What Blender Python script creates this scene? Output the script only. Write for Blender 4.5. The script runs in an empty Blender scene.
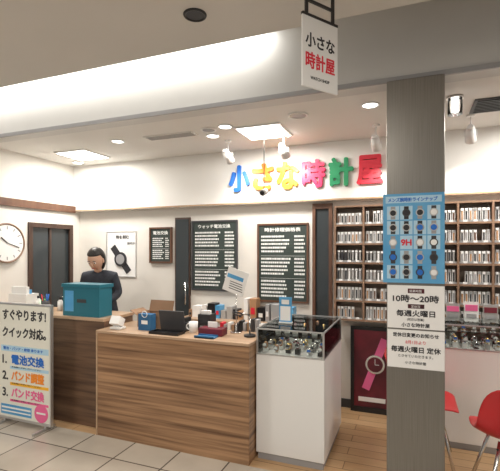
import bpy, bmesh, math, random
from mathutils import Vector, Matrix
random.seed(7)
S=bpy.context.scene
S.view_settings.view_transform='Standard'
COL=S.collection
# ---------------------------------------------------------------- materials
def mat(name,col,rough=.6,metal=0,emit=0,spec=None,alpha=None):
    m=bpy.data.materials.new(name); m.use_nodes=True
    b=m.node_tree.nodes['Principled BSDF']
    b.inputs['Base Color'].default_value=(*col,1)
    b.inputs['Roughness'].default_value=rough
    b.inputs['Metallic'].default_value=metal
    if emit:
        b.inputs['Emission Color'].default_value=(*col,1)
        b.inputs['Emission Strength'].default_value=emit
    return m
def noisy(name,c1,c2,scale=(1,1,1),nscale=5,rough=.5,metal=0,detail=6,bump=0,contrast=(.3,.7)):
    m=mat(name,c1,rough,metal); nt=m.node_tree; n=nt.nodes; l=nt.links
    tc=n.new('ShaderNodeTexCoord'); mp=n.new('ShaderNodeMapping'); mp.inputs['Scale'].default_value=scale
    no=n.new('ShaderNodeTexNoise'); no.inputs['Scale'].default_value=nscale; no.inputs['Detail'].default_value=detail
    r=n.new('ShaderNodeValToRGB'); r.color_ramp.elements[0].color=(*c1,1); r.color_ramp.elements[1].color=(*c2,1)
    r.color_ramp.elements[0].position=contrast[0]; r.color_ramp.elements[1].position=contrast[1]
    l.new(tc.outputs['Object'],mp.inputs['Vector']); l.new(mp.outputs[0],no.inputs['Vector'])
    l.new(no.outputs['Fac'],r.inputs['Fac']); l.new(r.outputs['Color'],n['Principled BSDF'].inputs['Base Color'])
    if bump:
        bp=n.new('ShaderNodeBump'); bp.inputs['Strength'].default_value=bump
        l.new(no.outputs['Fac'],bp.inputs['Height']); l.new(bp.outputs[0],n['Principled BSDF'].inputs['Normal'])
    return m
def brick(name,c1,c2,mortar,w,h,offset,msize,rough,rot=0,grain=None):
    m=mat(name,c1,rough); nt=m.node_tree; n=nt.nodes; l=nt.links
    tc=n.new('ShaderNodeTexCoord'); mp=n.new('ShaderNodeMapping'); mp.inputs['Rotation'].default_value=(0,0,rot)
    br=n.new('ShaderNodeTexBrick'); br.offset=offset; br.squash=1
    br.inputs['Color1'].default_value=(*c1,1); br.inputs['Color2'].default_value=(*c2,1); br.inputs['Mortar'].default_value=(*mortar,1)
    br.inputs['Scale'].default_value=1; br.inputs['Brick Width'].default_value=w; br.inputs['Row Height'].default_value=h
    br.inputs['Mortar Size'].default_value=msize; br.inputs['Mortar Smooth'].default_value=.1
    no=n.new('ShaderNodeTexNoise'); mp2=n.new('ShaderNodeMapping'); mp2.inputs['Scale'].default_value=grain or (1,1,1)
    no.inputs['Scale'].default_value=4; no.inputs['Detail'].default_value=6
    mx=n.new('ShaderNodeMixRGB'); mx.blend_type='MULTIPLY'; mx.inputs['Fac'].default_value=.45
    rr=n.new('ShaderNodeValToRGB'); rr.color_ramp.elements[0].color=(.55,.55,.55,1); rr.color_ramp.elements[1].position=.65
    l.new(tc.outputs['Object'],mp.inputs[0]); l.new(mp.outputs[0],br.inputs['Vector'])
    l.new(tc.outputs['Object'],mp2.inputs[0]); l.new(mp2.outputs[0],no.inputs['Vector'])
    l.new(no.outputs['Fac'],rr.inputs[0]); l.new(br.outputs['Color'],mx.inputs[1]); l.new(rr.outputs[0],mx.inputs[2])
    l.new(mx.outputs[0],n['Principled BSDF'].inputs['Base Color'])
    return m
M={}
M['tile']=brick('mall_tile',(.42,.37,.31),(.54,.485,.41),(.12,.10,.085),.40,.40,0,.006,.22)
M['plank']=brick('oak_plank',(.50,.31,.16),(.60,.40,.22),(.20,.11,.05),1.1,.11,.4,.003,.35,grain=(1,12,1))
M['wall']=noisy('painted_wall',(.74,.71,.66),(.78,.75,.70),nscale=3,rough=.8)
M['bulk']=noisy('bulkhead_paint',(.86,.85,.82),(.90,.89,.86),nscale=3,rough=.8)
M['shopceil']=noisy('shop_ceiling_paint',(.74,.73,.70),(.78,.77,.74),nscale=2,rough=.85)
M['mallceil']=noisy('mall_ceiling_paint',(.66,.63,.585),(.70,.67,.625),nscale=1.5,rough=.8)
M['fascia']=noisy('fascia_paint',(.60,.595,.58),(.64,.635,.62),nscale=2,rough=.6)
M['counterwood']=noisy('walnut_laminate',(.125,.06,.03),(.46,.27,.145),scale=(.35,1,11),nscale=3.0,rough=.42,detail=9,contrast=(.3,.66))
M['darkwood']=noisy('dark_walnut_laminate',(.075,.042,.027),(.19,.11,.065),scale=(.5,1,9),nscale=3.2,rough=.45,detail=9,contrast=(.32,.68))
M['countertop']=noisy('countertop_laminate',(.42,.28,.18),(.52,.36,.24),scale=(.6,9,1),nscale=3,rough=.35)
M['brown']=noisy('brown_frame_wood',(.10,.045,.027),(.165,.08,.045),scale=(1,1,.3),nscale=14,rough=.45)
M['doorwood']=noisy('dark_door_frame',(.055,.03,.022),(.09,.05,.035),scale=(1,1,.3),nscale=14,rough=.4)
M['shelfwood']=noisy('shelf_wood',(.20,.12,.08),(.30,.185,.12),scale=(.3,1,3),nscale=10,rough=.5)
M['shelfback']=mat('shelf_back_panel',(.40,.33,.28),.7)
M['tan']=noisy('tan_trim_wood',(.42,.28,.17),(.52,.36,.23),scale=(.3,1,3),nscale=9,rough=.5)
M['steel']=noisy('brushed_steel',(.235,.225,.205),(.30,.29,.27),scale=(60,60,.6),nscale=5,rough=.34,metal=.85)
M['chrome']=mat('chrome',(.7,.7,.7),.2,1)
M['alu']=mat('aluminium',(.6,.6,.6),.35,.8)
M['white']=mat('white_laminate',(.85,.85,.84),.35)
M['paper']=mat('white_paper',(.88,.88,.87),.6)
M['cream']=mat('cream_paper',(.80,.80,.72),.6)
M['black']=mat('black_plastic',(.015,.015,.017),.35)
M['dark']=mat('dark_grey',(.05,.05,.055),.5)
M['ink']=mat('black_ink',(.03,.03,.035),.7)
M['grey']=mat('grey_plastic',(.35,.35,.36),.5)
M['board']=noisy('price_board_green',(.03,.045,.04),(.045,.06,.055),nscale=6,rough=.5)
M['chalk']=mat('board_lettering',(.9,.92,.9),.7)
M['blue']=mat('letter_blue',(.02,.16,.60),.4)
M['orange']=mat('letter_orange',(.90,.28,.03),.4)
M['yellow']=mat('letter_yellow',(.95,.50,.03),.4)
M['pink']=mat('letter_pink',(.80,.03,.13),.4)
M['green']=mat('letter_green',(.02,.32,.13),.4)
M['red']=mat('letter_red',(.75,.03,.06),.4)
M['posterblue']=noisy('poster_blue',(.05,.30,.62),(.16,.45,.72),nscale=4,rough=.4)
M['paleblue']=mat('pale_blue_ink',(.45,.68,.85),.5)
M['limegreen']=mat('lime_ink',(.20,.60,.20),.5)
M['hotpink']=mat('hot_pink_ink',(.85,.15,.35),.5)
M['teal']=mat('teal_plastic',(.015,.15,.21),.4)
M['bag']=noisy('blue_bag_fabric',(.02,.10,.24),(.03,.15,.32),nscale=9,rough=.7)
M['card']=noisy('cardboard',(.28,.17,.10),(.34,.21,.13),nscale=8,rough=.8)
M['maroon']=noisy('maroon_print',(.05,.01,.015),(.24,.025,.045),nscale=3,rough=.4)
M['skin']=mat('tan_leather',(.45,.25,.13),.5)
M['flesh']=mat('skin_tone',(.62,.38,.27),.55)
M['hair']=noisy('black_hair',(.008,.007,.007),(.03,.025,.022),scale=(20,20,1),nscale=6,rough=.4)
M['cloth']=noisy('navy_cloth',(.025,.028,.04),(.04,.045,.06),nscale=20,rough=.85)
M['lip']=mat('lip_tone',(.45,.15,.12),.5)
M['chairred']=mat('red_shell_plastic',(.50,.015,.02),.35)
M['gold']=mat('gold_metal',(.7,.5,.2),.3,1)
M['lamp']=mat('lamp_diffuser',(1,.98,.94),.5,emit=9)
M['lampdim']=mat('lamp_diffuser_dim',(1,.97,.92),.5,emit=2.2)
M['doorglass']=mat('smoked_glass',(.05,.058,.062),.15)
M['felt']=mat('display_felt',(.40,.39,.38),.9)
g=bpy.data.materials.new('case_glass'); g.use_nodes=True; nt=g.node_tree; nt.nodes.clear()
o=nt.nodes.new('ShaderNodeOutputMaterial'); mx=nt.nodes.new('ShaderNodeMixShader'); tr=nt.nodes.new('ShaderNodeBsdfTransparent'); gl=nt.nodes.new('ShaderNodeBsdfGlossy'); fr=nt.nodes.new('ShaderNodeFresnel')
tr.inputs[0].default_value=(.97,.99,.98,1); gl.inputs['Roughness'].default_value=.03; fr.inputs['IOR'].default_value=1.35
nt.links.new(fr.outputs[0],mx.inputs[0]); nt.links.new(tr.outputs[0],mx.inputs[1]); nt.links.new(gl.outputs[0],mx.inputs[2]); nt.links.new(mx.outputs[0],o.inputs[0])
M['glass']=g
# ---------------------------------------------------------------- builder
class B:
    def __init__(s,name,mtx=None):
        s.name=name; s.bm=bmesh.new(); s.ms=[]; s.mtx=mtx or Matrix()
    def mi(s,m):
        if m not in s.ms: s.ms.append(m)
        return s.ms.index(m)
    def box(s,x0,x1,y0,y1,z0,z1,m,R=None):
        c=Vector(((x0+x1)/2,(y0+y1)/2,(z0+z1)/2)); i=s.mi(m); vs=[]
        for dx in(-1,1):
            for dy in(-1,1):
                for dz in(-1,1):
                    v=Vector((dx*(x1-x0)/2,dy*(y1-y0)/2,dz*(z1-z0)/2))
                    if R is not None: v=R@v
                    vs.append(s.bm.verts.new(c+v))
        for q in((0,1,3,2),(4,6,7,5),(0,4,5,1),(2,3,7,6),(0,2,6,4),(1,5,7,3)):
            f=s.bm.faces.new([vs[k] for k in q]); f.material_index=i
        return s
    def cyl(s,p0,p1,r0,m,r1=None,seg=20,cap=True,smooth=True):
        r1=r0 if r1 is None else r1
        p0=Vector(p0);p1=Vector(p1);d=(p1-p0).normalized()
        a=d.orthogonal().normalized(); b=d.cross(a); i=s.mi(m); A=[];C=[]
        for k in range(seg):
            t=2*math.pi*k/seg; e=a*math.cos(t)+b*math.sin(t)
            A.append(s.bm.verts.new(p0+e*r0)); C.append(s.bm.verts.new(p1+e*r1))
        for k in range(seg):
            f=s.bm.faces.new((A[k],A[(k+1)%seg],C[(k+1)%seg],C[k])); f.material_index=i; f.smooth=smooth
        if cap:
            f=s.bm.faces.new(A[::-1]); f.material_index=i
            f=s.bm.faces.new(C); f.material_index=i
        return s
    def torus(s,c,ax,R,r,m,n=20,k=8,sy=1):
        c=Vector(c); ax=Vector(ax).normalized(); a=ax.orthogonal().normalized(); b=ax.cross(a); i=s.mi(m); g=[]
        for u in range(n):
            t=2*math.pi*u/n; e=a*math.cos(t)+b*math.sin(t); row=[]
            for v in range(k):
                w=2*math.pi*v/k; row.append(s.bm.verts.new(c+e*(R+r*math.cos(w))+ax*r*sy*math.sin(w)))
            g.append(row)
        for u in range(n):
            for v in range(k):
                f=s.bm.faces.new((g[u][v],g[(u+1)%n][v],g[(u+1)%n][(v+1)%k],g[u][(v+1)%k])); f.material_index=i; f.smooth=True
        return s
    def ell(s,c,rx,ry,rz,m,fn=None,nu=24,nv=16):
        i=s.mi(m); g=[]
        for v in range(nv+1):
            th=math.pi*v/nv; row=[]
            for u in range(nu):
                p=2*math.pi*u/nu; q=Vector((math.sin(th)*math.cos(p),math.sin(th)*math.sin(p),math.cos(th)))
                w=Vector((q.x*rx,q.y*ry,q.z*rz))
                if fn: w=fn(q,w)
                row.append(s.bm.verts.new(Vector(c)+w))
            g.append(row)
        for v in range(nv):
            for u in range(nu):
                f=s.bm.faces.new((g[v][u],g[v+1][u],g[v+1][(u+1)%nu],g[v][(u+1)%nu])); f.material_index=i; f.smooth=True
        return s
    def done(s,parent=None,bevel=0,loc=None):
        bmesh.ops.recalc_face_normals(s.bm,faces=s.bm.faces)
        me=bpy.data.meshes.new(s.name); 
        s.bm.to_mesh(me); s.bm.free()
        for m in s.ms: me.materials.append(M[m])
        ob=bpy.data.objects.new(s.name,me); COL.objects.link(ob); ob.matrix_world=s.mtx
        if bevel:
            b=ob.modifiers.new('bevel','BEVEL'); b.width=bevel; b.segments=2; b.limit_method='ANGLE'
        if parent: ob.parent=parent
        return ob
def text(body,x,y,z,h,m,w=None,ext=.001,parent=None,rotz=0,bold=0,name=None,align='L'):
    """glyph mesh; lower-left at x,y,z; height h, optional width w; bold = stroke thickening in units of h"""
    cu=bpy.data.curves.new('t','FONT'); cu.body=body; cu.size=1; cu.extrude=0
    ob=bpy.data.objects.new('t',cu); COL.objects.link(ob)
    bpy.context.view_layer.update()
    dg=bpy.context.evaluated_depsgraph_get()
    me=bpy.data.meshes.new_from_object(ob.evaluated_get(dg))
    bpy.data.objects.remove(ob)
    if not me.vertices: return None
    xs=[v.co.x for v in me.vertices]; ys=[v.co.y for v in me.vertices]
    sx0,sx1,sy0,sy1=min(xs),max(xs),min(ys),max(ys)
    ky=h/(sy1-sy0); kx=ky if w is None else w/(sx1-sx0)
    bm=bmesh.new(); bm.from_mesh(me)
    for v in bm.verts: v.co=Vector(((v.co.x-sx0)*kx,(v.co.y-sy0)*ky,0))
    if ext:
        r=bmesh.ops.extrude_face_region(bm,geom=bm.faces[:])
        bmesh.ops.translate(bm,verts=[g for g in r['geom'] if isinstance(g,bmesh.types.BMVert)],vec=(0,0,ext))
        bmesh.ops.recalc_face_normals(bm,faces=bm.faces)
    if bold:
        src=bm.faces[:]; n=8
        for k in range(n):
            a=2*math.pi*k/n
            r=bmesh.ops.duplicate(bm,geom=src)
            bmesh.ops.translate(bm,verts=[g for g in r['geom'] if isinstance(g,bmesh.types.BMVert)],vec=(math.cos(a)*bold*h,math.sin(a)*bold*h,-.00002*(k+1)))
    bm.to_mesh(me); bm.free(); me.materials.clear(); me.materials.append(M[m])
    for p in me.polygons: p.material_index=0
    o=bpy.data.objects.new(name or 'lettering',me); COL.objects.link(o)
    if align=='C':
        W=(sx1-sx0)*kx; x-=W/2*math.cos(rotz); y-=W/2*math.sin(rotz)
    o.matrix_world=Matrix.Translation((x,y,z))@Matrix.Rotation(rotz,4,'Z')@Matrix.Rotation(math.pi/2,4,'X')
    if parent: o.parent=parent; o.matrix_parent_inverse=parent.matrix_world.inverted()
    return o
def box(name,x0,x1,y0,y1,z0,z1,m,bevel=0):
    return B(name).box(x0,x1,y0,y1,z0,z1,m).done(bevel=bevel)
FY=2.66; BY=4.0; LX=-3.84; RX=2.2; CZ=2.52; MZ=2.75
# ---------------------------------------------------------------- shell
box('floor',-7,4,-2.5,FY,-.1,0,'tile')
box('floor_shop',LX,RX,FY,BY,-.1,0,'plank')
box('wall_back',LX-.1,RX+.1,BY,BY+.1,-.1,3.1,'wall')
box('wall_right',RX,RX+.1,FY,BY,-.1,3.1,'wall')
b=B('wall_left'); X0,X1=LX-.1,LX
b.box(X0,X1,FY+.1,3.25,-.1,3.1,'wall').box(X0,X1,3.87,BY,-.1,3.1,'wall').box(X0,X1,3.25,3.87,1.80,3.1,'wall'); b.done()
box('wall_facade',-7,LX,FY,FY+.1,-.1,CZ,'wall')
box('ceiling_shop',LX,RX,FY+.12,BY,CZ,CZ+.08,'shopceil')
box('ceiling',-7,4,-2.5,2.25,MZ,MZ+.1,'mallceil')
box('ceiling_cove',-7,4,2.25,FY+.12,3.1,3.16,'mallceil')
box('trim_cove_edge',-7,4,2.25,2.27,MZ+.1,3.1,'mallceil')
b=B('trim_fascia'); b.box(-7,4,FY,FY+.12,CZ,3.1,'fascia').box(-7,4,FY-.015,FY,CZ-.0,CZ+.03,'grey'); b.done()
box('trim_bulkhead',LX,RX,BY-.10,BY,1.97,CZ,'bulk')
box('trim_bulkhead_edge',LX,RX,BY-.105,BY-.10,1.97,1.985,'tan')
box('trim_left_band',LX,LX+.03,FY+.1,BY-.1,1.95,2.03,'brown')
box('baseboard_back',-.70,RX,BY-.012,BY,0,.08,'dark')
b=B('door_1')
b.box(LX,LX+.02,3.25,3.30,0,1.80,'doorwood').box(LX,LX+.02,3.82,3.87,0,1.80,'doorwood').box(LX,LX+.02,3.30,3.82,1.75,1.80,'doorwood')
b.box(LX-.05,LX-.02,3.25,3.87,0,1.80,'doorglass').box(LX-.02,LX-.005,3.54,3.57,0,1.75,'doorwood')
b.cyl((LX-.02,3.75,.95),(LX+.05,3.75,.95),.012,'chrome'); b.cyl((LX+.05,3.77,.95),(LX+.05,3.66,.95),.01,'chrome'); b.done()
b=B('door_2'); b.box(-2.46,-2.27,BY-.02,BY,0,1.86,'doorwood').box(-2.445,-2.285,BY-.026,BY-.02,0,1.84,'doorglass').cyl((-2.31,BY-.05,.9),(-2.31,BY-.05,1.15),.008,'chrome'); b.done()
b=B('door_3'); b.box(-.90,-.87,BY-.04,BY,0,1.95,'brown').box(-.74,-.71,BY-.04,BY,0,1.95,'brown').box(-.87,-.74,BY-.04,BY,1.90,1.95,'brown').box(-.87,-.74,BY-.015,BY,0,1.90,'doorglass').done()
# ---------------------------------------------------------------- column
b=B('trim_column'); b.box(-.14,.18,2.62,2.93,0,CZ,'steel'); b.done(bevel=.006)
p=B('watch_lineup_poster'); px0,px1=-.16,.178; z0,z1=1.305,1.835; y=2.614
p.box(px0,px1,y,y+.006,z0,z1,'posterblue'); p.box(px0+.015,px1-.015,y-.001,y,z1-.055,z1-.015,'paleblue')
W=(px1-px0-.04)/4; H=.088
for r in range(5):
    for c in range(4):
        cx=px0+.02+W*(c+.5); cz=z1-.07-H*(r+.5)
        p.box(cx-W*.46,cx+W*.46,y-.001,y,cz-H*.46,cz+H*.46,random.choice(['paleblue','paleblue','posterblue']))
        if r==2 and c==1: continue
        p.box(cx-.013,cx+.013,y-.002,y-.001,cz-.038,cz+.038,random.choice(['ink','grey','alu','dark']))
        p.cyl((cx,y-.001,cz),(cx,y-.004,cz),.023,random.choice(['alu','grey','dark','alu']),seg=16)
        p.cyl((cx,y-.004,cz),(cx,y-.005,cz),.017,random.choice(['ink','paper','blue','paper']),seg=14)
P=p.done()
text('メンズ腕時計ラインナップ',px0+.03,y-.001,z1-.048,.024,'blue',w=.27,parent=P,ext=.001,bold=.04)
text('9H',px0+.02+W*1.12,y-.002,z1-.07-H*2.7,.035,'red',parent=P,ext=.001,bold=.05)
p=B('opening_hours_notice'); p.box(-.135,.178,y,y+.006,1.035,1.29,'paper')
p.box(-.02,.07,y-.001,y,1.245,1.272,'maroon').box(-.02,.07,y-.001,y,1.155,1.18,'maroon'); P=p.done()
text('営業時間',.022,y-.0015,1.25,.016,'paper',parent=P,align='C')
text('10時～20時',.022,y-.001,1.192,.042,'ink',w=.25,parent=P,align='C',bold=.03)
text('定休日',.022,y-.0015,1.159,.016,'paper',parent=P,align='C')
text('毎週火曜日',.022,y-.001,1.108,.036,'ink',w=.21,parent=P,align='C',bold=.03)
text('(祝日は営業)',.022,y-.001,1.080,.018,'ink',parent=P,align='C')
text('小さな時計屋',.022,y-.001,1.045,.024,'ink',parent=P,align='C',bold=.02)
p=B('closed_days_notice'); p.box(-.135,.178,y,y+.006,.80,1.025,'paper'); P=p.done()
text('定休日変更のお知らせ',.022,y-.001,.985,.024,'ink',w=.25,parent=P,align='C',bold=.03)
text('8月1日より',.022,y-.001,.945,.02,'red',parent=P,align='C')
text('毎週火曜日 定休',.022,y-.001,.895,.034,'ink',w=.27,parent=P,align='C',bold=.03)
text('とさせていただきます。',.022,y-.001,.865,.016,'ink',parent=P,align='C')
text('小さな時計屋',.022,y-.001,.825,.018,'ink',parent=P,align='C')
# ---------------------------------------------------------------- counter
b=B('wooden_service_counter'); xr=-1.05
b.box(-2.37,xr,FY,FY+.025,.0,.83,'counterwood')
b.box(xr-.025,xr,FY+.025,3.12,0,.83,'counterwood').box(-2.37,-2.345,FY+.025,3.12,0,.83,'counterwood')
b.box(-2.385,-2.37,FY-.004,3.12,0,.85,'tan')
b.box(-2.37,xr+.005,FY-.01,3.14,.83,.85,'countertop')
b.box(-2.345,xr-.025,3.09,3.12,0,.70,'counterwood')
b.box(-2.345,xr-.025,FY+.025,3.09,.40,.42,'tan')
b.done(bevel=.002)
b=B('dark_wood_counter')
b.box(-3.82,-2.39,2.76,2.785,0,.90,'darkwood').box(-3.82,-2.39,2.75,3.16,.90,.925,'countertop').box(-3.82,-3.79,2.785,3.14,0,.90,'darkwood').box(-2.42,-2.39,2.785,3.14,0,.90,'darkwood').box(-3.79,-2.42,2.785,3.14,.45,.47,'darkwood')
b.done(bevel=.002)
b=B('workbench_cabinet'); b.box(-2.22,-.95,3.70,3.98,.0,.78,'white').box(-2.24,-.93,3.68,3.98,.78,.80,'countertop')
for k in range(3):
    x=-2.2+k*.42; b.box(x,x+.40,3.69,3.70,.05,.75,'white').box(x+.17,x+.23,3.68,3.69,.66,.675,'chrome')
b.done(bevel=.002)
b=B('repair_tools_and_files')
x=-2.18
while x<-1.05:
    w=random.uniform(.03,.11); h=random.uniform(.06,.24)
    b.box(x,x+w,3.80,3.92,.80,.80+h,random.choice(['dark','grey','paper','black','card','white','felt','posterblue','skin','paper'])); 
    if random.random()<.5: b.box(x+w*.2,x+w*.8,3.797,3.80,.80+h*.3,.80+h*.6,random.choice(['paper','red','ink']))
    x+=w+random.uniform(.004,.03)
b.done()
# ---------------------------------------------------------------- glass cases
def watchset(b,x0,x1,y0,y1,z,n):
    nx=max(2,int((x1-x0-.04)/.068)); ny=max(1,int(math.ceil(n/nx))); 
    for i in range(n):
        ix=i%nx; iy=i//nx
        cx=x0+.045+(x1-x0-.09)*ix/(nx-1)+random.uniform(-.006,.006); cy=y0+.05+(y1-y0-.1)*(iy+.5)/ny+random.uniform(-.01,.01)
        mt=random.choice(['black','chrome','skin','chrome','maroon','gold','chrome'])
        h=random.choice([.0,.02,.035])
        b.box(cx-.018,cx+.018,cy-.015,cy+.015,z,z+h+.004,random.choice(['white','white','black','felt']))
        h+=.004
        b.torus((cx,cy,z+h+.024),(1,0,0),.022,.005,mt,n=14,k=5,sy=1.8)
        b.cyl((cx,cy-.022,z+h+.026),(cx,cy-.031,z+h+.028),.016,'chrome',seg=12)
        b.cyl((cx,cy-.031,z+h+.028),(cx,cy-.032,z+h+.028),.013,random.choice(['paper','ink','paper','blue']),seg=12)
def case(name,x0,x1,y0,y1,zb,zt,n):
    b=B(name)
    b.box(x0+.01,x1-.01,y0+.01,y1-.01,0,.05,'grey').box(x0,x1,y0,y1,.05,zb,'white')
    b.box(x0+.012,x1-.012,y0+.012,y1-.012,zb,zb+.004,'felt')
    t=.006
    for a in((x0,x1,y0,y0+t),(x0,x1,y1-t,y1),(x0,x0+t,y0+t,y1-t),(x1-t,x1,y0+t,y1-t)): b.box(*a,zb,zt,'glass')
    b.box(x0,x1,y0,y1,zt,zt+t,'glass')
    for xx in(x0,x1-.01):
        for yy in(y0,y1-.01): b.box(xx-.001,xx+.011,yy-.001,yy+.011,zb,zt,'alu')
    for zz in(zb,zt): 
        b.box(x0-.002,x1+.002,y0-.002,y0+.008,zz,zz+.009,'alu').box(x0-.002,x1+.002,y1-.008,y1+.002,zz,zz+.009,'alu')
        b.box(x0-.002,x0+.008,y0,y1,zz,zz+.009,'alu').box(x1-.008,x1+.002,y0,y1,zz,zz+.009,'alu')
    b.box(x0+.02,x1-.02,y0+.2,y1-.012,zb+.095,zb+.10,'glass')
    P=b.done()
    w=B('wristwatch_stock'); watchset(w,x0,x1,y0,y1,zb+.004,n); watchset(w,x0+.02,x1-.02,y0+.2,y1,zb+.10,n//3); w.done(parent=P)
    return P
case('glass_display_case',-1.04,-.55,2.78,3.50,.75,.93,42)
case('glass_display_case',-.16,1.5,3.46,3.80,.75,.93,92)
# ---------------------------------------------------------------- watch band shelves
b=B('watch_band_shelf'); sx0,sx1,sz0,sz1=-.66,1.9,.86,1.90; y0,y1=3.84,BY
b.box(sx0,sx1,y1-.012,y1,sz0,sz1,'shelfback')
rows=6; rh=(sz1-sz0)/rows
for r in range(rows+1): b.box(sx0,sx1,y0,y1-.012,sz0+r*rh-.008,sz0+r*rh+.008,'shelfwood')
cols=10; cw=(sx1-sx0)/cols
for c in range(cols+1): b.box(sx0+c*cw-.008,sx0+c*cw+.008,y0-.002,y1-.012,sz0-.008,sz1+.008,'shelfwood')
SH=b.done()
w=B('watch_bands')
for r in range(rows):
    for c in range(cols):
        x0_=sx0+c*cw+.016; x1_=sx0+(c+1)*cw-.016; zb=sz0+r*rh+.0085
        w.box(x0_-.006,x1_+.006,y0+.010,y0+.014,zb,zb+.016,'alu')
        n=7; pitch=(x1_-x0_)/n; kind=random.random()
        for k in range(n):
            x=x0_+pitch*(k+.12); wd=pitch*.76
            hh=rh*(.64+.05*math.sin(c*2+r))
            if random.random()<.05: continue
            pk=random.choice(['paper','white','paper']) if kind<.72 else random.choice(['dark','grey','felt'])
            w.box(x,x+wd,y0+.025,y0+.035,zb,zb+hh,pk)
            bk=random.choice(['ink','ink','dark','brown','grey','skin']) if kind<.72 else random.choice(['paper','alu','ink','felt','grey'])
            w.box(x+wd*.25,x+wd*.75,y0+.020,y0+.025,zb+.018,zb+hh-.024,bk)
            w.box(x+wd*.1,x+wd*.9,y0+.0195,y0+.025,zb+hh-.020,zb+hh-.003,random.choice(['paper','paper','paper','alu']))
        for k in range(3):
            xx=x0_+(x1_-x0_)*(k+.3)/3; w.box(xx,xx+.03,y0+.007,y0+.010,zb+.001,zb+.018,'paper')
w.done(parent=SH)
# ---------------------------------------------------------------- letters on bulkhead
E=bpy.data.objects.new('shop_name_letters',None); E.location=(-1.0,BY-.11,2.24); COL.objects.link(E)
bpy.context.view_layer.update()
cols_=['blue','orange','yellow','pink','green','red']
for i,(ch,c) in enumerate(zip('小さな時計屋',cols_)):
    text(ch,-1.745+i*.257,BY-.10,2.105,.250,c,w=.21,ext=.03,parent=E,bold=.040,name='letter_%d'%(i+1))
# ---------------------------------------------------------------- wall boards
def board(name,x0,x1,z0,z1,title,groups,framem='brown'):
    y=BY-.02
    b=B(name); f=.018
    b.box(x0,x1,y,BY,z0,z1,'board')
    b.box(x0-f,x0,y-.01,BY,z0-f,z1+f,framem).box(x1,x1+f,y-.01,BY,z0-f,z1+f,framem).box(x0,x1,y-.01,BY,z1,z1+f,framem).box(x0,x1,y-.01,BY,z0-f,z0,framem)
    zt=z1-.10
    n=groups; lh=(zt-z0-.02)/n
    for i in range(n):
        z=zt-(i+.6)*lh
        if i%6==5: b.box(x0+.02,x1-.02,y-.001,y,z,z+.002,'chalk'); continue
        x=x0+.025
        while x<x0+(x1-x0)*random.uniform(.5,.7):
            l=random.uniform(.008,.022); b.box(x,x+l,y-.001,y,z,z+lh*.5,'chalk'); x+=l+.005
        x=x1-(x1-x0)*.25
        while x<x1-.03:
            l=random.uniform(.008,.015); b.box(x,x+l,y-.001,y,z,z+lh*.5,'chalk'); x+=l+.004
    P=b.done()
    text(title,(x0+x1)/2,y-.001,z1-.065,.04,'chalk',parent=P,align='C',w=(x1-x0)*.75,bold=.02)
board('price_board',-2.78,-2.52,1.37,1.74,'電池交換',11)
board('price_board',-2.23,-1.72,1.08,1.80,'ウォッチ電池交換',17,'dark')
board('price_board',-1.46,-.96,.99,1.75,'時計修理価格表',17)
b=B('watch_advert_poster'); b.box(-3.42,-2.99,BY-.008,BY,1.18,1.72,'paper').box(-3.42,-3.41,BY-.012,BY-.008,1.18,1.72,'alu').box(-3.0,-2.99,BY-.012,BY-.008,1.18,1.72,'alu').box(-3.41,-3.0,BY-.012,BY-.008,1.71,1.72,'alu').box(-3.41,-3.0,BY-.012,BY-.008,1.18,1.19,'alu')
R=Matrix.Rotation(math.radians(-38),3,'Y')
b.box(-3.25,-3.17,BY-.013,BY-.008,1.20,1.58,'ink',R=R); b.cyl((-3.21,BY-.008,1.39),(-3.21,BY-.022,1.39),.085,'ink',seg=32); b.cyl((-3.21,BY-.022,1.39),(-3.21,BY-.024,1.39),.06,'grey',seg=32); P=b.done()
text('時を刻む',-3.28,BY-.009,1.63,.045,'ink',parent=P,bold=.03)
text('腕時計',-3.12,BY-.009,1.56,.035,'ink',parent=P)
b=B('analog_clock'); c=Vector((LX,2.985,1.57))
b.cyl(c,c+Vector((.03,0,0)),.20,'white',seg=48); b.torus(c+Vector((.03,0,0)),(1,0,0),.195,.010,'shelfwood',n=48); b.cyl(c+Vector((.03,0,0)),c+Vector((.032,0,0)),.185,'paper',seg=48)
for k in range(12):
    a=k*math.pi/6; cc=c+Vector((.033,math.sin(a)*.155,math.cos(a)*.155))
    R=Matrix.Rotation(-a,3,'X'); b.box(cc.x-.001,cc.x+.001,cc.y-.005,cc.y+.005,cc.z-.016,cc.z+.016,'grey',R=R)
for a,l,t in((-.9,.09,.006),(1.9,.14,.004)):
    R=Matrix.Rotation(-a,3,'X'); cc=c+Vector((.036,math.sin(a)*l/2,math.cos(a)*l/2)); b.box(cc.x-.001,cc.x+.001,cc.y-t,cc.y+t,cc.z-l/2,cc.z+l/2,'ink',R=R)
b.done()
# ---------------------------------------------------------------- floor sign (left)
b=B('quick_service_sign_stand'); x0,x1=-3.36,-2.77; y=2.56
b.box(x0,x1,y,y+.015,.06,1.03,'cream')
for a in((x0-.012,x0,.04,1.045),(x1,x1+.012,.04,1.045)): b.box(a[0],a[1],y-.006,y+.02,a[2],a[3],'alu')
b.box(x0,x1,y-.006,y+.02,1.03,1.045,'alu').box(x0,x1,y-.006,y+.02,.04,.06,'alu')
for xx in(x0+.05,x1-.07): b.box(xx,xx+.02,y-.12,y+.10,0,.02,'alu').box(xx,xx+.02,y,y+.018,.02,.05,'alu')
b.box(x0+.02,x1-.02,y-.001,y,.625,.675,'paleblue')
b.box(x0+.13,x1-.02,y-.001,y,.475,.50,'paleblue').box(x0+.13,x1-.02,y-.001,y,.335,.36,'yellow').box(x0+.13,x1-.02,y-.001,y,.195,.215,'hotpink')
b.box(x0+.02,x0+.38,y-.001,y,.08,.165,'posterblue').box(x0+.03,x0+.37,y-.0015,y-.001,.13,.145,'paper').box(x0+.03,x0+.37,y-.0015,y-.001,.10,.112,'paper')
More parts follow.
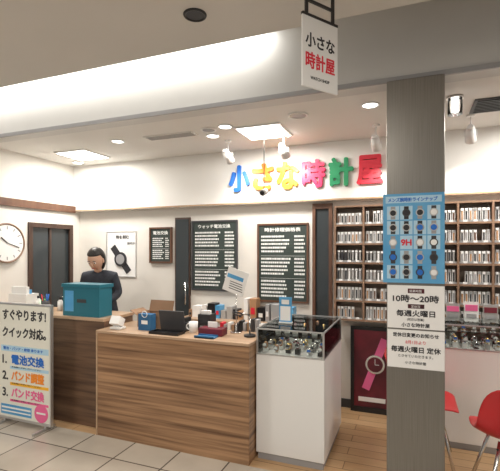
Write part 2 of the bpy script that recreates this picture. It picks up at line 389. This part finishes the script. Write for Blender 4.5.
b.cyl((x1-.10,y,.135),(x1-.10,y-.003,.135),.075,'hotpink',seg=28); b.box(x1-.15,x1-.05,y-.004,y-.003,.13,.145,'paper')
P=b.done()
text('すぐやります!',x0+.04,y-.001,.90,.085,'ink',w=.50,parent=P,bold=.035)
text('クイック対応。',x0+.04,y-.001,.75,.085,'ink',w=.50,parent=P,bold=.035)
for k,(t,c,z) in enumerate((('電池交換','blue',.52),('バンド調整','orange',.38),('バンド交換','hotpink',.235))):
    text('%d.'%(k+1),x0+.04,y-.001,z,.07,'ink',parent=P,bold=.04); text(t,x0+.15,y-.002,z,.08,c,w=.37,parent=P,bold=.04)
    text('お気軽にお申し付けください',x0+.15,y-.0015,z-.033,.013,'ink',w=.34,parent=P)
text('電池・バンド・修理 承ります',x0+.05,y-.0015,.638,.026,'blue',w=.46,parent=P,bold=.02)
# ---------------------------------------------------------------- hanging sign
ph=math.atan2(.823,.568); dx,dy=.568,.823
T=Matrix.Translation((-.47,1.856,0))@Matrix.Rotation(ph,4,'Z')
b=B('hanging_shop_sign',T); b.box(0,.227,-.004,.004,2.26,2.59,'paper')
b.box(.0,.227,-.007,.007,2.59,2.602,'black').box(.02,.035,-.005,.005,2.60,MZ,'black').box(.19,.205,-.005,.005,2.60,MZ,'black').box(0,.227,-.02,.02,MZ-.012,MZ,'black').box(.02,.205,-.005,.005,2.66,2.672,'black')
P=b.done(); bpy.context.view_layer.update()
def st(t,lx,z,h,m,w):
    text(t,-.47+dx*lx+.0042*dy,1.856+dy*lx-.0042*dx,z,h,m,w=w,parent=P,rotz=ph,bold=.025,ext=.001)
st('小さな',.02,2.45,.065,'ink',.185); st('時計屋',.02,2.35,.075,'red',.185); st('WATCH SHOP',.05,2.30,.014,'ink',.12)
# ---------------------------------------------------------------- ceiling fixtures
def panel(x,y,s):
    b=B('square_ceiling_light'); b.box(x-s,x+s,y-s,y+s,CZ-.012,CZ,'white').box(x-s+.02,x+s-.02,y-s+.02,y+s-.02,CZ-.014,CZ-.012,'lamp').done()
    L=bpy.data.lights.new('panel_lamp','AREA'); L.size=s*1.8; L.energy=19; L.color=(1,.95,.88)
    o=bpy.data.objects.new('panel_lamp',L); o.location=(x,y,CZ-.03); COL.objects.link(o)
panel(-3.27,3.45,.2); panel(-1.18,3.34,.2); panel(.95,3.34,.15)
def down(x,y,z,r=.05,m='lamp',e=8,rim='white',nm='recessed_downlight'):
    b=B(nm); b.torus((x,y,z-.002),(0,0,1),r,.008,rim,n=28); b.cyl((x,y,z-.001),(x,y,z-.004),r,m,seg=28); b.done()
    if e:
        L=bpy.data.lights.new('downlight_lamp','SPOT'); L.energy=e; L.spot_size=2.2; L.spot_blend=.8; L.shadow_soft_size=.05; L.color=(1,.91,.80)
        o=bpy.data.objects.new('downlight_lamp',L); o.location=(x,y,z-.02); COL.objects.link(o)
for x,y in((-1.43,3.087),(-2.56,3.137),(-3.62,3.74),(-.27,3.0),(-1.65,3.3)): down(x,y,CZ,.056)
down(-.80,3.03,CZ,.07,'grey',0); down(-1.60,3.12,CZ,.06,'grey',0)
b=B('ceiling_air_vent'); b.box(-2.25,-1.75,3.10,3.22,CZ-.008,CZ,'shopceil')
for k in range(4): b.box(-2.23,-1.77,3.115+k*.027,3.122+k*.027,CZ-.012,CZ-.008,'grey')
b.done()
b=B('ceiling_air_vent'); b.box(.40,.85,3.15,3.45,CZ-.01,CZ,'dark')
for k in range(8): b.box(.42,.83,3.17+k*.034,3.18+k*.034,CZ-.016,CZ-.01,'black')
b.done()
b=B('glass_ceiling_lamp'); b.cyl((.27,3.05,CZ-.12),(.27,3.05,CZ),.045,'glass').cyl((.27,3.05,CZ-.1),(.27,3.05,CZ-.02),.025,'lampdim').cyl((.27,3.05,CZ-.015),(.27,3.05,CZ),.05,'chrome'); b.done()
def spot(x,y,e=10):
    b=B('ceiling_spotlight'); b.cyl((x,y,CZ-.015),(x,y,CZ),.03,'white'); b.cyl((x,y,CZ-.12),(x,y,CZ),.006,'white')
    d=Vector((.1,.75,-.55)).normalized(); c=Vector((x,y,CZ-.15))
    b.box(x-.042,x+.042,y-.008,y+.008,CZ-.125,CZ-.117,'white').box(x-.046,x-.040,y-.008,y+.008,CZ-.16,CZ-.117,'white').box(x+.040,x+.046,y-.008,y+.008,CZ-.16,CZ-.117,'white')
    b.cyl(c-d*.065,c+d*.06,.030,'white',r1=.041); b.cyl(c-d*.085,c-d*.065,.018,'white',r1=.03); b.cyl(c+d*.06,c+d*.061,.035,'lampdim'); b.done()
    L=bpy.data.lights.new('spotlight_lamp','SPOT'); L.energy=e; L.spot_size=1.5; L.spot_blend=.9; L.color=(1,.94,.86)
    d2=Vector((.05,.5,-.75)).normalized()
    o=bpy.data.objects.new('spotlight_lamp',L); o.location=c+d*.08; o.rotation_euler=(d if e<12 else d2).to_track_quat('-Z','Y').to_euler(); COL.objects.link(o)
for x,e in((-1.59,10),(-1.05,10),(-.27,19),(.416,19)): spot(x,3.5,e)
b=B('hanging_security_camera'); b.cyl((-1.13,3.2,CZ),(-1.13,3.2,2.0),.004,'dark',seg=8).cyl((-1.13,3.2,CZ-.01),(-1.13,3.2,CZ),.03,'white').cyl((-1.13,3.24,1.99),(-1.13,3.16,1.965),.022,'white',r1=.028).cyl((-1.13,3.16,1.965),(-1.13,3.15,1.962),.018,'black'); b.done()
down(-1.07,1.93,MZ,.055,'dark',0,rim='black')
b=B('cove_light_strip'); b.box(-6.8,-.85,FY-.09,FY-.05,2.995,3.03,'white').box(-6.8,-.85,FY-.05,FY,3.005,3.02,'alu'); b.done()
L=bpy.data.lights.new('cove_lamp','AREA'); L.shape='RECTANGLE'; L.size=5.9; L.size_y=.04; L.energy=34; L.color=(1,.97,.91)
o=bpy.data.objects.new('cove_lamp',L); o.location=(-3.85,FY-.10,2.985); o.rotation_euler=(math.radians(28),0,0); COL.objects.link(o)
for x,y,e in((-3.5,.3,44),(-.8,.2,44),(1.8,.4,36)):
    L=bpy.data.lights.new('mall_lamp','AREA'); L.size=.6; L.energy=e; L.color=(1,.93,.84)
    o=bpy.data.objects.new('mall_lamp',L); o.location=(x,y,MZ-.03); COL.objects.link(o)
# ---------------------------------------------------------------- counter items
z=.925
b=B('teal_storage_box'); b.box(-2.86,-2.46,2.78,2.94,z,z+.25,'teal').box(-2.87,-2.45,2.77,2.95,z+.25,z+.28,'teal').box(-2.70,-2.60,2.775,2.78,z+.12,z+.15,'dark').box(-2.84,-2.74,2.778,2.78,z+.04,z+.22,'posterblue'); b.done(bevel=.006)
b=B('pen_holder'); b.cyl((-3.2,2.9,z),(-3.2,2.9,z+.10),.035,'dark')
for k in range(5): b.cyl((-3.2+.015*math.cos(k),2.9+.015*math.sin(k),z+.06),(-3.2+.035*math.cos(k),2.9+.03*math.sin(k),z+.16),.004,random.choice(['red','blue','ink','white']),seg=8)
b.done()
b=B('leaflet_box'); b.box(-3.66,-3.42,2.88,3.02,z,z+.15,'white').box(-3.64,-3.44,2.90,2.93,z+.15,z+.22,'paper').box(-3.64,-3.44,2.93,2.96,z+.15,z+.19,'posterblue'); b.done()
b=B('small_bottles')
for k,(xx,m) in enumerate(((-3.38,'white'),(-3.31,'limegreen'),(-3.10,'white'),(-3.03,'dark'))):
    b.cyl((xx,2.98,z),(xx,2.98,z+.09),.024,m).cyl((xx,2.98,z+.09),(xx,2.98,z+.105),.024,m,r1=.01).cyl((xx,2.98,z+.105),(xx,2.98,z+.13),.011,'black')
b.done()
z=.85
b=B('open_cardboard_box'); x0,x1,y0,y1=-2.16,-1.92,2.90,3.08
b.box(x0,x1,y0,y0+.004,z,z+.12,'card').box(x0,x1,y1-.004,y1,z,z+.12,'card').box(x0,x0+.004,y0,y1,z,z+.12,'card').box(x1-.004,x1,y0,y1,z,z+.12,'card').box(x0,x1,y0,y1,z,z+.004,'card')
b.box(x0,x1,y1+.0,y1+.004,z+.11,z+.21,'card',R=Matrix.Rotation(-.3,3,'X')).box(x0-.08,x0,y0,y1,z+.115,z+.12,'card',R=Matrix.Rotation(.5,3,'Y')); b.done()
b=B('laptop'); b.box(-1.89,-1.66,2.84,2.98,z,z+.018,'black').box(-1.89,-1.66,2.825,2.835,z+.01,z+.17,'dark',R=Matrix.Rotation(.2,3,'X')); b.done(bevel=.003)
b=B('card_terminal'); b.box(-2.30,-2.20,2.72,2.80,z+.002,z+.02,'white').box(-2.295,-2.205,2.715,2.79,z+.03,z+.10,'white',R=Matrix.Rotation(-.5,3,'X')).box(-2.285,-2.215,2.72,2.735,z+.06,z+.09,'dark',R=Matrix.Rotation(-.5,3,'X')).box(-2.27,-2.23,2.74,2.77,z+.015,z+.05,'white'); b.done(bevel=.004)
b=B('receipt_printer'); b.box(-1.61,-1.50,2.95,3.06,z,z+.13,'black').box(-1.59,-1.51,2.97,3.0,z+.13,z+.16,'paper').box(-1.59,-1.51,2.948,2.95,z+.02,z+.04,'grey'); b.done(bevel=.006)
b=B('tissue_box'); b.box(-1.52,-1.32,2.79,2.89,z,z+.055,'maroon').box(-1.46,-1.38,2.835,2.845,z+.055,z+.10,'paper'); b.done(bevel=.003)
b=B('magnifier_stand'); b.cyl((-1.13,2.88,z),(-1.13,2.88,z+.015),.045,'black').cyl((-1.13,2.88,z),(-1.13,2.88,z+.16),.006,'chrome').cyl((-1.13,2.88,z+.16),(-1.17,2.82,z+.18),.006,'chrome').torus((-1.19,2.79,z+.18),(0,.5,1),.035,.006,'black'); b.done()
b=B('counter_tray'); b.box(-1.90,-1.64,2.69,2.80,z,z+.006,'black').box(-1.9,-1.64,2.69,2.695,z,z+.02,'black').box(-1.9,-1.64,2.795,2.80,z,z+.02,'black').box(-1.9,-1.895,2.69,2.80,z,z+.02,'black').box(-1.645,-1.64,2.69,2.80,z,z+.02,'black'); b.done()
b=B('small_goods_row'); 
for k in range(11): b.box(-1.46+k*.034,-1.435+k*.034,3.05,3.12,z,z+random.uniform(.04,.11),random.choice(['dark','red','white','black','grey','card','chrome']))
b.done()
b=B('telephone'); b.box(-1.80,-1.66,3.02,3.13,z,z+.04,'black').box(-1.80,-1.77,3.02,3.13,z+.04,z+.075,'black'); b.box(-1.74,-1.68,3.05,3.09,z+.04,z+.044,'grey'); b.done(bevel=.005)
b=B('coin_tray'); b.box(-1.50,-1.34,2.69,2.77,z,z+.008,'bag').box(-1.50,-1.34,2.69,2.695,z,z+.018,'bag').box(-1.5,-1.34,2.765,2.77,z,z+.018,'bag'); b.done()
b=B('coffee_mug'); b.cyl((-1.60,2.86,z),(-1.60,2.86,z+.085),.032,'white',r1=.036).torus((-1.64,2.86,z+.045),(0,1,0),.022,.005,'white'); b.done()
b=B('blue_paper_bag'); b.box(-2.07,-1.95,2.79,2.86,z,z+.13,'bag').torus((-2.01,2.79,z+.13),(0,1,0),.025,.003,'white').box(-2.04,-1.98,2.789,2.79,z+.05,z+.08,'paper'); b.done()
b=B('tilted_notice_card'); cx=-1.28; b.cyl((cx,2.97,z),(cx,2.97,z+.012),.045,'chrome').cyl((cx,2.97,z),(cx,2.97,z+.34),.005,'chrome')
R=Matrix.Rotation(math.radians(18),3,'Y'); b.box(cx-.09,cx+.09,2.955,2.96,z+.31,z+.50,'paper',R=R); b.box(cx-.07,cx+.07,2.953,2.955,z+.42,z+.45,'posterblue',R=R)
for k in range(4): b.box(cx-.06+k*.004,cx+.06,2.953,2.955,z+.335+k*.018,z+.34+k*.018,'ink',R=R)
b.done()
zt=.939
b=B('payment_notice_stand'); b.box(-.95,-.85,3.03,3.07,zt,zt+.01,'white').box(-.95,-.85,3.04,3.046,zt+.01,zt+.20,'posterblue').box(-.94,-.86,3.038,3.04,zt+.02,zt+.13,'paper').box(-.93,-.87,3.037,3.038,zt+.145,zt+.18,'paper'); b.done()
b=B('brochure_rack')
for k in range(7):
    x=.12+k*.13; h=random.uniform(.13,.19); b.box(x,x+.11,3.60,3.66,zt,zt+.035,'glass'); b.box(x+.005,x+.105,3.615,3.625,zt+.005,zt+h,random.choice(['paper','cream','paper','felt'])); b.box(x+.012,x+.098,3.612,3.615,zt+h*.55,zt+h*.85,random.choice(['hotpink','maroon','orange','paleblue','hotpink'])); b.box(x+.02,x+.09,3.612,3.615,zt+h*.2,zt+h*.4,'grey')
b.done()
b=B('watch_poster_board'); b.box(-.50,-.12,3.94,3.96,.05,.76,'maroon').box(-.53,-.50,3.93,3.965,.0,.79,'black').box(-.12,-.09,3.93,3.965,0,.79,'black').box(-.50,-.12,3.93,3.965,.76,.79,'black').box(-.50,-.12,3.93,3.965,0,.05,'black')
R=Matrix.Rotation(math.radians(20),3,'Y')
b.box(-.345,-.275,3.934,3.94,.20,.70,'hotpink',R=R); b.cyl((-.31,3.94,.45),(-.31,3.925,.45),.085,'chrome',seg=32).cyl((-.31,3.925,.45),(-.31,3.922,.45),.068,'maroon',seg=32).box(-.312,-.308,3.920,3.922,.45,.50,'paper').box(-.31,-.275,3.920,3.922,.448,.452,'paper').box(-.46,-.22,3.936,3.94,.10,.14,'paper'); b.done()
# ---------------------------------------------------------------- chairs
def chair(x,y,rot):
    T=Matrix.Translation((x,y,0))@Matrix.Rotation(rot,4,'Z')
    b=B('red_shell_chair',T)
    prof=[(.22,.425,.17,.0),(.19,.44,.20,.01),(.08,.43,.225,.03),(-.05,.42,.235,.05),(-.14,.435,.235,.08),(-.19,.49,.235,.09),(-.215,.57,.225,.07),(-.235,.66,.21,.045),(-.25,.73,.185,.02),(-.255,.76,.14,.0)]
    n=12; g=[]; i=b.mi('chairred')
    for (py,pz,w,lift) in prof:
        row=[]
        for k in range(n+1):
            s=-1+2*k/n; up=lift*abs(s)**2.5
            back=max(0,min(1,(pz-.44)/.2))
            row.append(b.bm.verts.new((s*w,py+up*back*1.2,pz+up*(1-back*.6))))
        g.append(row)
    for a in range(len(g)-1):
        for k in range(n):
            f=b.bm.faces.new((g[a][k],g[a][k+1],g[a+1][k+1],g[a+1][k])); f.material_index=i; f.smooth=True
    P=b.done(); so=P.modifiers.new('t','SOLIDIFY'); so.thickness=.012; ss=P.modifiers.new('s','SUBSURF'); ss.levels=1; ss.render_levels=1
    l=B('legs')
    for sx in(-1,1):
        for sy in(-1,1): l.cyl((sx*.10,sy*.09,.41),(sx*.20,sy*.19,0),.011,'chrome',seg=10)
    l.cyl((-.12,.11,.37),(.12,-.11,.37),.006,'black',seg=8).cyl((.12,.11,.37),(-.12,-.11,.37),.006,'black',seg=8)
    L=l.done(); L.parent=P; L.matrix_parent_inverse=Matrix()
chair(.56,2.80,math.radians(6)); chair(.08,3.20,math.radians(-90))
# ---------------------------------------------------------------- shop assistant
px,py=-2.99,3.42
TP=Matrix.Translation((px,py,0))@Matrix.Rotation(math.radians(14),4,'Z')
E=bpy.data.objects.new('shop_assistant',None); E.matrix_world=TP; COL.objects.link(E)
def skin(name,verts,edges,mt,sub=2):
    me=bpy.data.meshes.new(name); me.from_pydata([v[0] for v in verts],edges,[]); me.materials.append(M[mt])
    o=bpy.data.objects.new(name,me); COL.objects.link(o)
    s=o.modifiers.new('skin','SKIN'); s.use_smooth_shade=True
    for i,v in enumerate(verts):
        r=v[1]; me.skin_vertices[0].data[i].radius=r if isinstance(r,tuple) else (r,r)
    me.skin_vertices[0].data[0].use_root=True
    ss=o.modifiers.new('sub','SUBSURF'); ss.levels=sub; ss.render_levels=sub
    o.parent=E; return o
bv=[((0,.06,.88),(.15,.11)),((0,.04,1.0),(.13,.10)),((0,-.01,1.13),(.15,.105)),((0,-.05,1.25),(.13,.085)),((0,-.075,1.30),(.055,.055)),
 ((-.15,-.05,1.235),.055),((-.20,-.03,1.06),.045),((-.17,-.18,.99),.036),
 ((.15,-.05,1.235),.055),((.20,-.03,1.06),.045),((.17,-.18,.99),.036),
 ((-.09,.06,.80),.085),((-.10,.03,.46),.058),((-.10,.07,.08),.042),((.09,.06,.80),.085),((.10,.03,.46),.058),((.10,.07,.08),.042)]
be=[(0,1),(1,2),(2,3),(3,4),(3,5),(5,6),(6,7),(3,8),(8,9),(9,10),(0,11),(11,12),(12,13),(0,14),(14,15),(15,16)]
skin('body',bv,be,'cloth')
skin('neck',[((0,-.07,1.27),.045),((0,-.10,1.37),.043)],[(0,1)],'flesh')
for sx in(-1,1):
    skin('forearm_%d'%(1 if sx<0 else 2),[((sx*.17,-.17,.992),.030),((sx*.13,-.25,.965),.022),((sx*.115,-.29,.958),(.036,.016)),((sx*.105,-.335,.953),(.038,.014))],[(0,1),(1,2),(2,3)],'flesh')
    for k in range(4):
        bx=sx*(.105+(.027-.018*k)); L=[.062,.08,.085,.075][k]
        skin('finger_%d'%(k+1),[((bx,-.33,.954),.008),((bx-sx*.002,-.33-L*.45,.957),.008),((bx-sx*.004,-.33-L*.78,.948),.0075),((bx-sx*.005,-.33-L,.938),.006)],[(0,1),(1,2),(2,3)],'flesh',1)
    skin('thumb',[((sx*.085,-.285,.955),.010),((sx*.058,-.315,.95),.009),((sx*.052,-.345,.943),.007)],[(0,1),(1,2)],'flesh',1)
    s=B('shoe',TP); s.ell((sx*.10,.0,.04),.045,.12,.045,'black',fn=lambda q,w:Vector((w.x,w.y,max(w.z,-.039)))); o=s.done(); o.parent=E; o.matrix_parent_inverse=TP.inverted()
HT=TP@Matrix.Translation((0,-.125,1.40))@Matrix.Rotation(math.radians(26),4,'X')
def face(q,w):
    w=w.copy()
    if q.z<0: w.x*=1-.30*(-q.z)**1.5; w.y*=1-.12*(-q.z)
    return w
h=B('head',HT); h.ell((0,0,0),.074,.092,.112,'flesh',fn=face,nu=32,nv=24)
h.cyl((0,-.088,.012),(0,-.104,-.022),.006,'flesh',r1=.012,seg=12); h.ell((0,-.098,-.024),.014,.012,.009,'flesh',nu=12,nv=8)
for sx in(-1,1):
    h.ell((sx*.028,-.083,.008),.014,.006,.007,'paper',nu=12,nv=8); h.ell((sx*.028,-.0875,.008),.006,.003,.006,'ink',nu=10,nv=6)
    h.box(sx*.028-.014,sx*.028+.014,-.091,-.086,.026,.030,'hair'); h.ell((sx*.075,.0,-.005),.009,.018,.028,'flesh',nu=12,nv=8)
h.ell((0,-.083,-.055),.022,.008,.006,'lip',nu=14,nv=8)
o=h.done(); o.parent=E; o.matrix_parent_inverse=TP.inverted()
def hairf(q,w):
    w=w.copy()
    if q.y<-.15 and q.z<.45: w*= .80
    if q.z<0 and q.y>-.15: w.z*=1.25
    return w
h=B('hair',HT); h.ell((0,.014,.012),.088,.102,.118,'hair',fn=hairf,nu=40,nv=28)
o=h.done(); o.parent=E; o.matrix_parent_inverse=TP.inverted()
# ---------------------------------------------------------------- world, camera
W=bpy.data.worlds.new('w'); S.world=W; W.use_nodes=True
W.node_tree.nodes['Background'].inputs[0].default_value=(1,.96,.90,1); W.node_tree.nodes['Background'].inputs[1].default_value=.30
cam=bpy.data.cameras.new('camera'); co=bpy.data.objects.new('camera',cam); COL.objects.link(co)
cam.sensor_width=36; cam.lens=29.66; cam.shift_y=.029
co.location=(0,0,1.5); co.rotation_euler=(math.pi/2,0,math.radians(21.4))
S.camera=co
